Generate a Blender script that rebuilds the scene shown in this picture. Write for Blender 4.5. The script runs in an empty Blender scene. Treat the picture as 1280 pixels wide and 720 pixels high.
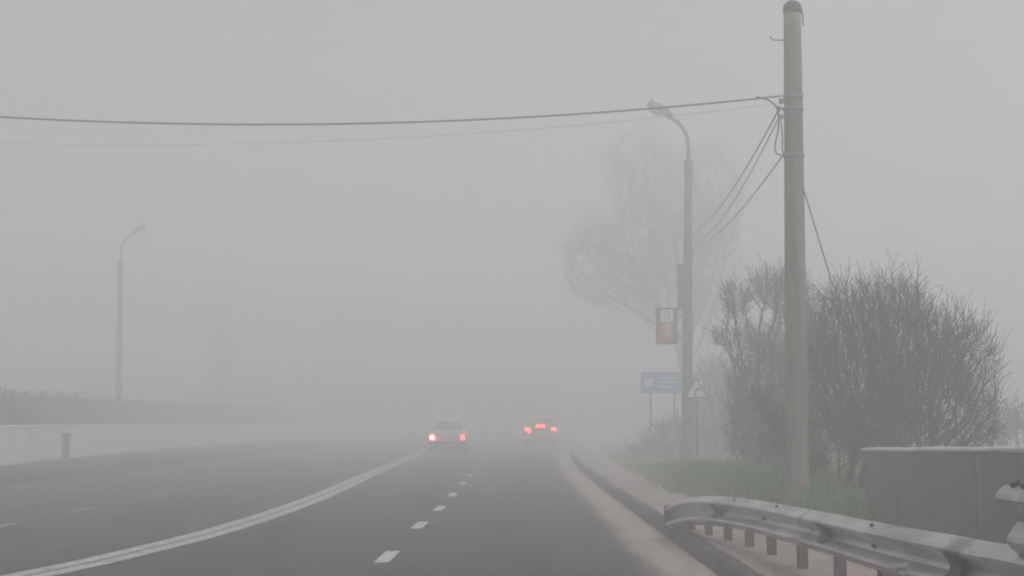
import bpy, math, random
from mathutils import Vector, Matrix
random.seed(7)
R = math.radians
scene = bpy.context.scene
COL = scene.collection
PI = math.pi

# ------------------------------------------------------------------ camera
F, CAMH, PITCH = 1500.0, 1.35, math.atan(168 / 1500.0)     # focal length in px of a 1280 wide frame
cam_d = bpy.data.cameras.new('camera')
cam_d.sensor_width = 36.0
cam_d.lens = 36.0 * F / 1280.0
cam_d.clip_start = 0.05
cam_d.clip_end = 3000
cam = bpy.data.objects.new('camera', cam_d)
COL.objects.link(cam)
cam.location = (0, 0, CAMH)
cam.rotation_euler = (PI / 2 + PITCH, 0, 0)
scene.camera = cam

def at(px, py, Y):
    """survey helper: the point seen at a photo pixel, at distance Y ahead"""
    a, b = (px - 640) / F, (360 - py) / F
    c, s = math.cos(PITCH), math.sin(PITCH)
    d = Vector((a, c - b * s, s + b * c))
    return Vector((0, 0, CAMH)) + d * (Y / d.y)

# ------------------------------------------------------------------ mesh builder
class MB:
    def __init__(self):
        self.v, self.f, self.m, self.uv = [], [], [], None
    def quad(self, pts, mi=0):
        n = len(self.v)
        self.v += [tuple(p) for p in pts]
        self.f.append(tuple(range(n, n + len(pts)))); self.m.append(mi)
    def box(self, lo, hi, mi=0):
        x0, y0, z0 = lo; x1, y1, z1 = hi
        n = len(self.v)
        self.v += [(x0,y0,z0),(x1,y0,z0),(x1,y1,z0),(x0,y1,z0),(x0,y0,z1),(x1,y0,z1),(x1,y1,z1),(x0,y1,z1)]
        for q in ((0,3,2,1),(4,5,6,7),(0,1,5,4),(1,2,6,5),(2,3,7,6),(3,0,4,7)):
            self.f.append(tuple(n + i for i in q)); self.m.append(mi)
    def hexa(self, p8, mi=0):
        n = len(self.v); self.v += [tuple(p) for p in p8]
        for q in ((0,3,2,1),(4,5,6,7),(0,1,5,4),(1,2,6,5),(2,3,7,6),(3,0,4,7)):
            self.f.append(tuple(n + i for i in q)); self.m.append(mi)
    def tube(self, pts, rads, n=6, cap=True, mi=0):
        pts = [Vector(p) for p in pts]
        if not hasattr(rads, '__len__'): rads = [rads] * len(pts)
        base = len(self.v)
        ref = Vector((0.31, 0.17, 0.93)).normalized()
        for i, p in enumerate(pts):
            d = (pts[min(i + 1, len(pts) - 1)] - pts[max(i - 1, 0)])
            if d.length < 1e-9: d = Vector((0, 0, 1))
            d.normalize()
            r_ = ref if abs(d.dot(ref)) < 0.95 else Vector((1, 0, 0))
            u = d.cross(r_).normalized(); w = d.cross(u)
            for k in range(n):
                a = 2 * PI * k / n
                self.v.append(tuple(p + (u * math.cos(a) + w * math.sin(a)) * rads[i]))
        for i in range(len(pts) - 1):
            for k in range(n):
                a = base + i * n + k; b = base + i * n + (k + 1) % n
                self.f.append((a, b, b + n, a + n)); self.m.append(mi)
        if cap and n > 2:
            self.f.append(tuple(base + k for k in range(n))[::-1]); self.m.append(mi)
            e = base + (len(pts) - 1) * n
            self.f.append(tuple(e + k for k in range(n))); self.m.append(mi)
    def lathe(self, prof, centre=(0, 0, 0), n=20, mi=0):
        base = len(self.v); cx, cy, cz = centre
        for r, z in prof:
            for k in range(n):
                a = 2 * PI * k / n
                self.v.append((cx + r * math.cos(a), cy + r * math.sin(a), cz + z))
        for i in range(len(prof) - 1):
            for k in range(n):
                a = base + i * n + k; b = base + i * n + (k + 1) % n
                self.f.append((a, b, b + n, a + n)); self.m.append(mi)
        self.f.append(tuple(base + k for k in range(n))[::-1]); self.m.append(mi)
        e = base + (len(prof) - 1) * n
        self.f.append(tuple(e + k for k in range(n))); self.m.append(mi)
    def sweep(self, rings, closed=True, caps=True, mi=0):
        base = len(self.v); n = len(rings[0])
        for r in rings: self.v += [tuple(p) for p in r]
        for i in range(len(rings) - 1):
            for k in range(n if closed else n - 1):
                a = base + i * n + k; b = base + i * n + (k + 1) % n
                self.f.append((a, b, b + n, a + n)); self.m.append(mi)
        if caps and closed:
            self.f.append(tuple(base + k for k in range(n))[::-1]); self.m.append(mi)
            e = base + (len(rings) - 1) * n
            self.f.append(tuple(e + k for k in range(n))); self.m.append(mi)
    def build(self, name, mats, parent=None, smooth=False, bevel=0.0, origin=None, fix=True):
        if not isinstance(mats, (list, tuple)): mats = [mats]
        o_ = Vector(parent['_o']) if (parent is not None and '_o' in parent) else (Vector(origin) if origin is not None else Vector((0, 0, 0)))
        me = bpy.data.meshes.new(name)
        me.from_pydata([tuple(Vector(p) - o_) for p in self.v], [], self.f)
        for m in mats: me.materials.append(m)
        me.polygons.foreach_set('material_index', self.m)
        if self.uv is not None:
            l = me.uv_layers.new(name='UVMap')
            for lp in me.loops: l.data[lp.index].uv = self.uv[lp.vertex_index]
        if smooth: me.polygons.foreach_set('use_smooth', [True] * len(me.polygons))
        if fix and len(self.f) < 20000:
            import bmesh
            bm = bmesh.new(); bm.from_mesh(me)
            bmesh.ops.recalc_face_normals(bm, faces=bm.faces)
            bm.to_mesh(me); bm.free()
        me.update()
        ob = bpy.data.objects.new(name, me)
        COL.objects.link(ob)
        if parent is not None:
            ob.parent = parent
            ob['_o'] = tuple(o_)
        else:
            ob.location = o_
            ob['_o'] = tuple(o_)
        if bevel:
            b = ob.modifiers.new('bevel', 'BEVEL'); b.width = bevel; b.segments = 2; b.limit_method = 'ANGLE'; b.angle_limit = R(40)
        return ob

def tag(o, label=None, cat=None, group=None, kind=None):
    if label: o['label'] = label
    if cat: o['category'] = cat
    if group: o['group'] = group
    if kind: o['kind'] = kind
    return o
def thing(name, label, cat, loc, group=None):
    o = bpy.data.objects.new(name, None); COL.objects.link(o)
    o.location = loc; o['_o'] = tuple(loc); o.empty_display_size = .3
    return tag(o, label, cat, group)
def catmull(pts, n=8):
    out = []
    P = [Vector(p) for p in pts]
    P = [P[0] * 2 - P[1]] + P + [P[-1] * 2 - P[-2]]
    for i in range(1, len(P) - 2):
        a, b, c, d = P[i - 1:i + 3]
        for k in range(n):
            t = k / n
            out.append(.5 * ((2 * b) + (c - a) * t + (2 * a - 5 * b + 4 * c - d) * t * t + (3 * b - a - 3 * c + d) * t ** 3))
    out.append(P[-2]); return out
def lerp_table(tab, y):
    if y <= tab[0][0]: return tab[0][1]
    for (a, va), (b, vb) in zip(tab, tab[1:]):
        if y <= b:
            t = (y - a) / (b - a); return va + (vb - va) * t
    return tab[-1][1]

# ------------------------------------------------------------------ materials
def mat(name, col, rough=.7, metal=0., var=None, scale=6., detail=5., bump=0., bscale=None, spec=None, stretch=None, coord='Object', dist=.02):
    m = bpy.data.materials.new(name); m.use_nodes = True
    nt = m.node_tree; b = nt.nodes['Principled BSDF']
    b.inputs['Base Color'].default_value = (*col, 1); b.inputs['Roughness'].default_value = rough; b.inputs['Metallic'].default_value = metal
    if spec is not None: b.inputs['Specular IOR Level'].default_value = spec
    tc = nt.nodes.new('ShaderNodeTexCoord'); src = tc.outputs[coord]
    if stretch:
        mp = nt.nodes.new('ShaderNodeMapping'); mp.inputs['Scale'].default_value = stretch
        nt.links.new(src, mp.inputs['Vector']); src = mp.outputs['Vector']
    if var:
        nz = nt.nodes.new('ShaderNodeTexNoise'); nz.inputs['Scale'].default_value = scale; nz.inputs['Detail'].default_value = detail; nz.inputs['Roughness'].default_value = .62
        nt.links.new(src, nz.inputs['Vector'])
        rp = nt.nodes.new('ShaderNodeValToRGB'); rp.color_ramp.elements[0].position = .33; rp.color_ramp.elements[1].position = .68
        rp.color_ramp.elements[0].color = (*var, 1); rp.color_ramp.elements[1].color = (*col, 1)
        nt.links.new(nz.outputs['Fac'], rp.inputs['Fac']); nt.links.new(rp.outputs['Color'], b.inputs['Base Color'])
    if bump:
        n2 = nt.nodes.new('ShaderNodeTexNoise'); n2.inputs['Scale'].default_value = bscale or scale * 4; n2.inputs['Detail'].default_value = 4
        nt.links.new(src, n2.inputs['Vector'])
        bp = nt.nodes.new('ShaderNodeBump'); bp.inputs['Strength'].default_value = bump; bp.inputs['Distance'].default_value = dist
        nt.links.new(n2.outputs['Fac'], bp.inputs['Height']); nt.links.new(bp.outputs['Normal'], b.inputs['Normal'])
    return m
def emit(name, col, strength, base=(.3, .02, .02)):
    m = mat(name, base, .3)
    b = m.node_tree.nodes['Principled BSDF']
    b.inputs['Emission Color'].default_value = (*col, 1); b.inputs['Emission Strength'].default_value = strength
    return m

M = {}
M['grass_ground'] = mat('turf', (.06, .11, .035), .95, var=(.085, .08, .05), scale=.9, bump=.6, bscale=14, spec=.15)
M['blade'] = mat('grass_blade', (.05, .24, .012), .7, var=(.12, .25, .025), scale=.7, spec=.2)
M['kerb'] = mat('kerb_stone', (.095, .088, .078), .9, var=(.035, .032, .027), scale=3.4, bump=.6, bscale=30)
M['sidewalk'] = mat('pavement', (.36, .298, .278), .75, var=(.20, .172, .159), scale=1.6, detail=8, bump=.35, bscale=60)
M['galv'] = mat('galvanised_steel', (.66, .66, .65), .38, .75, var=(.30, .295, .285), scale=4, detail=9, bump=.05, bscale=30, stretch=(1, .35, 1))
M['galv_dark'] = mat('stained_steel', (.07, .065, .06), .7, .3, var=(.03, .027, .025), scale=9)
M['post'] = mat('rusty_post', (.125, .078, .062), .75, .1, var=(.06, .042, .036), scale=9, stretch=(1, 1, .4), bump=.3)
M['post_grey'] = mat('painted_post', (.13, .122, .11), .75, .1, var=(.065, .058, .053), scale=9, stretch=(1, 1, .4), bump=.3)
M['bolt'] = mat('bolt_steel', (.09, .085, .08), .6, .6)
M['parapet'] = mat('parapet_concrete', (.09, .10, .112), .75, var=(.05, .054, .054), scale=2.6, detail=7, stretch=(3, 3, .22), bump=.25, bscale=20)
M['parapet_cap'] = mat('parapet_cap', (.58, .59, .58), .5, .1, var=(.36, .36, .35), scale=6, bump=.2)
M['pole'] = mat('pole_concrete', (.27, .25, .21), .9, var=(.155, .143, .118), scale=2.6, detail=8, stretch=(2, 2, .35), bump=.3, bscale=35)
def add_streaks(m, col, scale=(9, 9, .22), lo=.52, hi=.72, amt=.6):
    nt = m.node_tree; b = nt.nodes['Principled BSDF']; L = nt.links
    old = b.inputs['Base Color'].links[0].from_socket
    tc = nt.nodes.new('ShaderNodeTexCoord'); mp = nt.nodes.new('ShaderNodeMapping'); mp.inputs['Scale'].default_value = scale
    nz = nt.nodes.new('ShaderNodeTexNoise'); nz.inputs['Scale'].default_value = 1.0; nz.inputs['Detail'].default_value = 6
    L.new(tc.outputs['Object'], mp.inputs[0]); L.new(mp.outputs[0], nz.inputs['Vector'])
    mr = nt.nodes.new('ShaderNodeMapRange'); mr.inputs['From Min'].default_value = lo; mr.inputs['From Max'].default_value = hi; mr.inputs['To Max'].default_value = amt
    L.new(nz.outputs['Fac'], mr.inputs['Value'])
    mx = nt.nodes.new('ShaderNodeMix'); mx.data_type = 'RGBA'; mx.inputs[7].default_value = (*col, 1)
    L.new(mr.outputs[0], mx.inputs[0]); L.new(old, mx.inputs[6]); L.new(mx.outputs[2], b.inputs['Base Color'])
add_streaks(M['pole'], (.055, .05, .042), (11, 11, .5)); add_streaks(M['pole'], (.32, .30, .27), (16, 16, .8), .6, .75, .4)
add_streaks(M['parapet'], (.30, .31, .31), (3.2, 3.2, .12), .55, .70, .35); add_streaks(M['parapet'], (.03, .03, .028), (5, 5, .4), .56, .74, .6)
add_streaks(M['galv'], (.10, .075, .055), (2.5, 2.5, 2.5), .60, .70, .6)
M['pole_cap'] = mat('pole_cap', (.075, .07, .068), .8, var=(.045, .042, .04), scale=8)
M['lamp_pole'] = mat('lamp_post_concrete', (.09, .085, .08), .85, var=(.06, .056, .052), scale=2.5, stretch=(2, 2, .3))
M['lamp_metal'] = mat('lamp_metal', (.075, .075, .072), .55, .4)
M['lamp_glass'] = mat('lamp_glass', (.32, .32, .30), .25)
M['cable'] = mat('grey_cable', (.22, .22, .22), .6)
M['wire'] = mat('cable', (.035, .034, .034), .7)
M['bark'] = mat('bark', (.030, .027, .024), .9, var=(.018, .016, .014), scale=5, spec=.1)
M['bark_pale'] = mat('bark_pale', (.06, .055, .048), .9, var=(.04, .036, .03), scale=5, spec=.1)
M['leaf'] = mat('withered_leaf', (.062, .060, .040), .85, var=(.038, .038, .027), scale=1.2, spec=.1)
M['hedge'] = mat('hedge_leaf', (.020, .021, .016), .95, var=(.014, .014, .011), scale=.8, spec=.1)
M['wall_pale'] = mat('pale_wall', (.80, .79, .76), .85, var=(.70, .69, .66), scale=.7, detail=8, stretch=(1, 1, .5), bump=.2)
add_streaks(M['wall_pale'], (.38, .36, .33), (2.2, .8, .35), .52, .72, .55)
M['bollard'] = mat('bollard', (.09, .09, .088), .8, var=(.055, .055, .05), scale=5)
M['white_paint'] = mat('road_paint', (.70, .69, .67), .6, var=(.33, .32, .31), scale=11, detail=8, bump=.2, bscale=80)
M['worn_paint'] = mat('worn_paint', (.58, .565, .54), .65, var=(.30, .29, .28), scale=5, detail=9, bump=.2, bscale=80)
M['faint_paint'] = mat('faded_paint', (.36, .355, .35), .65, var=(.14, .138, .135), scale=5, detail=9)
for k_ in ('worn_paint', 'white_paint'): add_streaks(M[k_], (.10, .097, .094), (14, 5, 1), .52, .66, .55)
M['car_white'] = mat('car_white', (.74, .74, .73), .3, var=(.6, .6, .58), scale=2)
M['car_dark'] = mat('car_dark', (.46, .37, .36), .3, var=(.40, .31, .30), scale=2)
M['glass'] = mat('car_glass', (.16, .163, .166), .15)
M['tyre'] = mat('tyre_rubber', (.02, .02, .02), .85)
M['rim'] = mat('wheel_rim', (.35, .35, .35), .4, .7)
M['trim'] = mat('car_trim', (.03, .03, .03), .6)
M['plate'] = mat('number_plate', (.7, .7, .68), .5)
M['tail_bright'] = emit('tail_lamp_bright', (1, .06, .055), 120)
M['tail_dim'] = emit('tail_lamp_dim', (1, .035, .035), 32)
M['brake'] = emit('brake_lamp', (1, .024, .024), 85)
M['sign_white'] = mat('sign_white', (.80, .79, .78), .45)
M['sign_red'] = mat('sign_red', (.42, .06, .055), .5)
M['sign_redpale'] = mat('sign_pale_red', (.68, .40, .38), .5)
M['sign_black'] = mat('sign_black', (.03, .03, .03), .6)
M['sign_frame'] = mat('sign_frame', (.06, .035, .035), .6)
M['sign_blue'] = mat('sign_blue', (.22, .36, .56), .45)
M['sign_grey'] = mat('sign_grey', (.28, .28, .28), .6)
M['steel'] = mat('sign_post_steel', (.26, .26, .255), .6, .4)
M['ceramic'] = mat('insulator', (.25, .23, .22), .3)

def road_material():
    m = bpy.data.materials.new('asphalt'); m.use_nodes = True
    nt = m.node_tree; L = nt.links; b = nt.nodes['Principled BSDF']
    tc = nt.nodes.new('ShaderNodeTexCoord')
    def noise(scale, detail=5, stretch=None, rough=.6):
        n = nt.nodes.new('ShaderNodeTexNoise'); n.inputs['Scale'].default_value = scale; n.inputs['Detail'].default_value = detail; n.inputs['Roughness'].default_value = rough
        if stretch:
            mp = nt.nodes.new('ShaderNodeMapping'); mp.inputs['Scale'].default_value = stretch
            L.new(tc.outputs['Object'], mp.inputs['Vector']); L.new(mp.outputs['Vector'], n.inputs['Vector'])
        else: L.new(tc.outputs['Object'], n.inputs['Vector'])
        return n.outputs['Fac']
    def ramp(fac, a, ca, c, cc):
        r = nt.nodes.new('ShaderNodeValToRGB'); e = r.color_ramp.elements
        e[0].position = a; e[1].position = c; e[0].color = (*ca, 1); e[1].color = (*cc, 1)
        L.new(fac, r.inputs['Fac']); return r.outputs['Color']
    def mixc(fac, a, c):
        x = nt.nodes.new('ShaderNodeMix'); x.data_type = 'RGBA'
        L.new(fac, x.inputs[0]); L.new(a, x.inputs[6]); L.new(c, x.inputs[7]); return x.outputs[2]
    def math_(op, a, c):
        x = nt.nodes.new('ShaderNodeMath'); x.operation = op
        for i, q in enumerate((a, c)):
            if isinstance(q, (int, float)): x.inputs[i].default_value = q
            else: L.new(q, x.inputs[i])
        return x.outputs[0]
    base = ramp(noise(.55, 6, (1, .12, 1)), .3, (.030, .0285, .0275), .7, (.048, .045, .043))
    fine = ramp(noise(38, 3), .25, (.026, .025, .024), .8, (.075, .072, .07))
    half = nt.nodes.new('ShaderNodeValue'); half.outputs[0].default_value = .4
    asph = mixc(half.outputs[0], base, fine)
    sx = nt.nodes.new('ShaderNodeSeparateXYZ'); L.new(tc.outputs['UV'], sx.inputs[0])
    # polished wheel tracks: bands across the lane, broken up by noise
    tr = math_('SINE', math_('ADD', math_('MULTIPLY', sx.outputs[0], 4.1), math_('MULTIPLY', noise(.7, 3, (1, .1, 1)), 1.6)), 0)
    trk = nt.nodes.new('ShaderNodeMapRange'); trk.inputs['From Min'].default_value = -.2; trk.inputs['From Max'].default_value = 1.0; trk.inputs['To Max'].default_value = .8
    L.new(math_('MULTIPLY', tr, noise(2.2, 6, (1, .25, 1))), trk.inputs['Value'])
    dark = nt.nodes.new('ShaderNodeRGB'); dark.outputs[0].default_value = (.026, .025, .0245, 1)
    asph = mixc(trk.outputs[0], asph, dark.outputs[0])
    vo = nt.nodes.new('ShaderNodeTexVoronoi'); vo.feature = 'DISTANCE_TO_EDGE'; vo.inputs['Scale'].default_value = .33
    mpv = nt.nodes.new('ShaderNodeMapping'); mpv.inputs['Scale'].default_value = (1, .45, 1)
    wob = nt.nodes.new('ShaderNodeVectorMath'); wob.operation = 'MULTIPLY_ADD'
    nzc = nt.nodes.new('ShaderNodeTexNoise'); nzc.inputs['Scale'].default_value = 1.3; nzc.inputs['Detail'].default_value = 6; L.new(tc.outputs['Object'], nzc.inputs['Vector'])
    L.new(nzc.outputs['Color'], wob.inputs[0]); wob.inputs[1].default_value = (1.4, 1.4, 0); L.new(tc.outputs['Object'], wob.inputs[2])
    L.new(wob.outputs[0], mpv.inputs['Vector']); L.new(mpv.outputs[0], vo.inputs['Vector'])
    ck = nt.nodes.new('ShaderNodeMapRange'); ck.inputs['From Min'].default_value = .003; ck.inputs['From Max'].default_value = .012; ck.inputs['To Min'].default_value = .75; ck.inputs['To Max'].default_value = 0
    L.new(vo.outputs['Distance'], ck.inputs['Value'])
    tar = nt.nodes.new('ShaderNodeRGB'); tar.outputs[0].default_value = (.018, .0175, .017, 1)
    asph = mixc(ck.outputs[0], asph, tar.outputs[0])
    # silt washed into the gutter: UV.x = metres from the kerb
    sp = nt.nodes.new('ShaderNodeSeparateXYZ'); L.new(tc.outputs['UV'], sp.inputs[0])
    d = math_('ADD', sp.outputs[0], math_('MULTIPLY', math_('SUBTRACT', noise(1.6, 7, (1, .45, 1), .7), .5), .55))
    mr = nt.nodes.new('ShaderNodeMapRange'); mr.inputs['From Min'].default_value = .36; mr.inputs['From Max'].default_value = .72
    mr.inputs['To Min'].default_value = 1; mr.inputs['To Max'].default_value = 0; mr.interpolation_type = 'SMOOTHSTEP'
    L.new(d, mr.inputs['Value'])
    silt = ramp(noise(5, 8), .3, (.25, .21, .19), .7, (.38, .325, .295))
    L.new(mixc(mr.outputs[0], asph, silt), b.inputs['Base Color'])
    b.inputs['Specular IOR Level'].default_value = .3
    rr = ramp(noise(.8, 5, (1, .15, 1)), .3, (.55,) * 3, .7, (.8,) * 3)
    L.new(rr, b.inputs['Roughness'])
    bp = nt.nodes.new('ShaderNodeBump'); bp.inputs['Strength'].default_value = .35; bp.inputs['Distance'].default_value = .01
    L.new(noise(55, 3), bp.inputs['Height']); L.new(bp.outputs['Normal'], b.inputs['Normal'])
    return m
M['road'] = road_material()

# ------------------------------------------------------------------ setting
def kerb_x(y):                                  # foot of the right-hand kerb, bending away to the right
    return 1.84 + .00077 * max(0., y - 22) ** 2 if y < 110 else 1.84 + .00077 * 88 ** 2 + .1355 * (y - 110)
LEFT_EDGE = -9.9
def left_x(y): return LEFT_EDGE + (.00045 * max(0., y - 40) ** 2 if y < 110 else .00045 * 4900 + .063 * (y - 110))
def bank(x, y):                                  # low grassy bank behind the pavement, with the pole and bushes on it
    f = lerp_table([(12.2, 0), (14.4, 1), (25, 1), (34, 0)], y); t = min(max((x - walk_edge(y) - .05) / .5, 0), 1)
    return .45 * f * t * t * (3 - 2 * t)
def walk_edge(y): return kerb_x(y) + lerp_table([(0, 2.9), (10, 2.4), (12.5, 1.9), (14, 1.25), (16, 1.05), (20, 1.0), (30, 1.2), (60, 1.5)], y)

ys = [-60, -40, -25, -15, -8, -4, 0] + [i * 1.0 for i in range(1, 60)] + [60 + i * 4 for i in range(0, 25)] + [175, 200, 250, 320]
# terrain sheet
g = MB()
gxs = [-320, -160, -80, -45, -30, -24, -20, -17, -15, -13, -11.5, -10.6, -10.1, -9.6, -6, -2, .5]
offs = [.20, .9, 1.15, 1.4, 1.6, 1.8, 2.0, 2.3, 2.6, 3.0, 3.4, 3.9, 4.4, 5, 6, 8, 10, 13, 17, 22, 30, 50, 90, 180, 320]
rows = [-320, -150] + ys
for y in rows:
    for x in gxs:
        z = -.06 if x > -9.9 else (.0 if x > -10.3 else .07 + .03 * math.sin(x * 1.7 + y * .6))
        sh = left_x(y) - LEFT_EDGE if x < -9 else 0
        g.v.append((x + (sh if x > -30 else 0), y, z if x > -25 else .1))
    for o in offs:
        x = kerb_x(y) + o if o < 30 else max(kerb_x(y) + 30, 1.84 + o)
        z = -.06 if o < .3 else (.065 if o < 3 else .085 + .03 * math.sin(x * .9 + y * .5) + .015 * math.sin(x * 2.3 - y * 1.7))
        z += bank(x, y) if o < 40 else .45 * lerp_table([(12.2, 0), (14.4, 1), (25, 1), (34, 0)], y)
        g.v.append((x, y, z))
nx = len(gxs) + len(offs)
for i in range(len(rows) - 1):
    for k in range(nx - 1):
        a = i * nx + k
        g.f.append((a, a + 1, a + nx + 1, a + nx)); g.m.append(0)
tag(g.build('ground', M['grass_ground'], smooth=True, fix=False), kind='structure')

# carriageway
r = MB(); r.uv = []
us = [0, .2, .4, .6, .8, 1.2, 2, 3.2, 5, 7, 9, 99]
for y in ys:
    kx = kerb_x(y); lx = left_x(y)
    for u in us[::-1]:
        x = max(kx - u, lx) if u < 50 else lx
        if u < 50 and x <= lx: x = lx + (9.5 - u) * .001
        r.v.append((x, y, 0.0)); r.uv.append((kx - x, y))
n = len(us)
for i in range(len(ys) - 1):
    for k in range(n - 1):
        a = i * n + k
        r.f.append((a, a + 1, a + n + 1, a + n)); r.m.append(0)
tag(r.build('road', M['road'], fix=False), kind='structure')

# kerb, edges knocked about and overgrown
kb = MB(); rings = []
y = -20.0; h_ = 0.; g_ = 0.
while y < 120:
    h_ = .75 * h_ + random.uniform(-.012, .012); g_ = .7 * g_ + random.uniform(-.012, .012)
    x = kerb_x(y); j = [random.uniform(-.008, .008) for _ in range(5)]
    rings.append([(x - .02 + j[0], y, -.05), (x + .0 + g_ + j[0], y, .03), (x + .012 + g_ + j[1], y, .085 + j[2]), (x + .03 + g_ + j[1], y, .128 + h_),
                  (x + .06 + g_ + j[4], y, .148 + h_ + j[3] * .5), (x + .13, y, .150 + h_ * .6), (x + .22, y, .125), (x + .22, y, -.05)])
    y += .16 if y < 30 else .5
kb.sweep(rings)
tag(kb.build('kerb', M['kerb']), kind='structure')

# pavement behind the kerb, ragged towards the grass
sw = MB()
pys = [-60, -40, -25, -15, -8, -4, 0] + [i * .2 for i in range(1, 200)] + [40 + i * 2 for i in range(0, 41)]
for y in pys:
    e = walk_edge(y) + .12 * math.sin(y * 1.9) + .08 * math.sin(y * 4.3) + random.uniform(-.04, .04)
    x0 = kerb_x(y) + .12 + random.uniform(-.035, .035)
    sw.v.append((x0, y, .12))
    for t in (.02, .3, .65, 1):
        sw.v.append((x0 + (e - x0) * t + .01, y, .152 - .03 * t + .006 * math.sin(y * 2.1 + t * 5)))
    sw.v.append((e + .05, y, .02))
k_ = 6
for i in range(len(sw.v) // k_ - 1):
    for k in range(k_ - 1):
        a = i * k_ + k
        sw.f.append((a, a + 1, a + k_ + 1, a + k_)); sw.m.append(0)
tag(sw.build('pavement', M['sidewalk'], smooth=True, fix=False), kind='structure')

# painted markings
def ribbon(b, path, w, z=.004, off=0.0):
    base = len(b.v)
    for i, p in enumerate(path):
        d = path[min(i + 1, len(path) - 1)] - path[max(i - 1, 0)]
        nrm = Vector((d.y, -d.x, 0)).normalized()
        for s in (-1, 1):
            q = p + nrm * (off + s * w / 2); b.v.append((q.x, q.y, z))
    for i in range(len(path) - 1):
        a = base + 2 * i
        b.f.append((a, a + 1, a + 3, a + 2)); b.m.append(0)
centre = catmull([(-5.9, 3.5, 0), (-5.1, 7, 0), (-4.36, 10.5, 0), (-3.98, 12.5, 0), (-3.63, 16, 0), (-3.52, 22, 0), (-3.75, 33.7, 0), (-4.05, 52, 0), (-4.1, 75, 0), (-3.2, 110, 0), (-1.2, 150, 0)], 10)
cl = MB(); ribbon(cl, centre, .20, off=-.122); ribbon(cl, centre, .20, off=.122)
tag(cl.build('double_centre_line', M['worn_paint'], fix=False), kind='structure')
dl = MB()
dys = [4.2, 8.2, 12.35, 16.1, 19.2, 22.8, 27.0, 31.3, 37.2, 41.6] + [46 + 4.1 * i for i in range(14)]
dash_tab = [(0, -1.36), (12.3, -1.26), (16, -1.22), (19, -1.14), (23, -1.11), (37, -1.06), (60, -.95), (110, 2.2)]
for yy in dys:
    ribbon(dl, [Vector((lerp_table(dash_tab, q), q, 0)) for q in (yy - .53, yy, yy + .53)], .15)
tag(dl.build('dashed_lane_line', M['white_paint'], fix=False), kind='structure')
ol = MB()
for yy in [4, 8, 12.1, 15.9, 18.9, 23, 27, 31.1, 35.2, 39.4, 43.5, 48, 52]:
    ribbon(ol, [Vector((-6.68, q, 0)) for q in (yy - .55, yy, yy + .55)], .14)
tag(ol.build('faint_lane_line', M['faint_paint'], fix=False), kind='structure')

# grass on the verges
def blades(name, n, fn, hmin, hmax, mats):
    b = MB()
    for _ in range(n):
        x, y, z = fn()
        a = random.uniform(0, PI); h = random.uniform(hmin, hmax); w = random.uniform(.006, .016) * (1 + y / 30)
        dx, dy = math.cos(a) * w, math.sin(a) * w
        lx_, ly_ = random.uniform(-.5, .5) * h, random.uniform(-.5, .5) * h
        b.quad([(x - dx, y - dy, z), (x + dx, y + dy, z), (x + lx_, y + ly_, z + h)])
    return tag(b.build(name, mats, fix=False), kind='stuff')
def rv():
    while True:
        y = 9 + 34 * random.random() ** 1.3
        o = random.random() ** 1.2 * 13
        x = walk_edge(y) + o - .12
        if math.sin(x * 1.3 + y * .7) + math.sin(x * .6 - y * 1.1) > -1.3 + random.uniform(-.6, .6): return x, y, .055 + bank(x, y)
tag(blades('grass', 34000, rv, .05, .17, M['blade']), 'green verge grass under the concrete pole and bare bushes', 'grass')
def lv():
    y = 20 + 50 * random.random(); t = random.random()
    return left_x(y) - .3 - 5 * t, y, .05
tag(blades('grass', 14000, lv, .05, .2, M['grass_ground']), 'dull grass strip between the opposite lanes and the pale wall', 'grass')

# ------------------------------------------------------------------ guardrails
WPROF = [(.005, 0), (.026, -.006), (.086, -.044), (.102, -.064), (.096, -.084), (.026, -.124), (.008, -.155), (.026, -.186), (.094, -.226), (.102, -.246), (.086, -.268), (.026, -.305), (.005, -.310)]
def wbeam(b, path, th=.005):
    """path: points of the top back edge; the humps face the road (-X side)"""
    rings = []
    for i, p in enumerate(path):
        d = path[min(i + 1, len(path) - 1)] - path[max(i - 1, 0)]
        nrm = Vector((-d.y, d.x, 0)).normalized()
        front = [p + nrm * a * dent(p.y, k) + Vector((0, 0, h)) for k, (a, h) in enumerate(WPROF)]
        back = [p + nrm * (a * dent(p.y, 12 - k) - th) + Vector((0, 0, h)) for k, (a, h) in enumerate(WPROF[::-1])]
        rings.append(front + back)
    b.sweep(rings)
RAIL_CURVE = catmull([(2.40, -8, .79), (2.39, 4, .785), (2.385, 6.2, .755), (2.39, 7.5, .715), (2.385, 9.3, .67), (2.365, 10.6, .638), (2.29, 11.7, .615), (2.15, 12.6, .59), (2.02, 13.4, .535), (1.93, 13.9, .465), (1.885, 14.25, .41)], 12)
def rail_pt(y):
    for a, b in zip(RAIL_CURVE, RAIL_CURVE[1:]):
        if y <= b.y or b is RAIL_CURVE[-1]:
            t = (y - a.y) / (b.y - a.y); p = a.lerp(b, t); break
    return Vector((p.x + .003 * math.sin(y * 2.3) + .002 * math.sin(y * 5.1), y, p.z))
DENTS = [(7.25, .10, 9, .5), (9.9, .14, 9, .3), (10.35, .08, 8, .45), (6.0, .12, 9, .3), (12.9, .12, 9, .35)]
def dent(y, k):
    """how far the sheet is pushed in at profile point k"""
    v = 0
    for c, w_, kk, amt in DENTS: v += amt * math.exp(-((y - c) / w_) ** 2 - ((k - kk) / 1.4) ** 2)
    return 1 - min(v, .8)
gr = thing('guardrail', 'long dented steel guardrail on brown posts beside the pavement, its far end bent down', 'guardrail', (2.4, 9, .12))
joints = [-6.5, -2.6, .9, 3.9, 6.35, 9.05, 12.45, 14.25]
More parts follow.
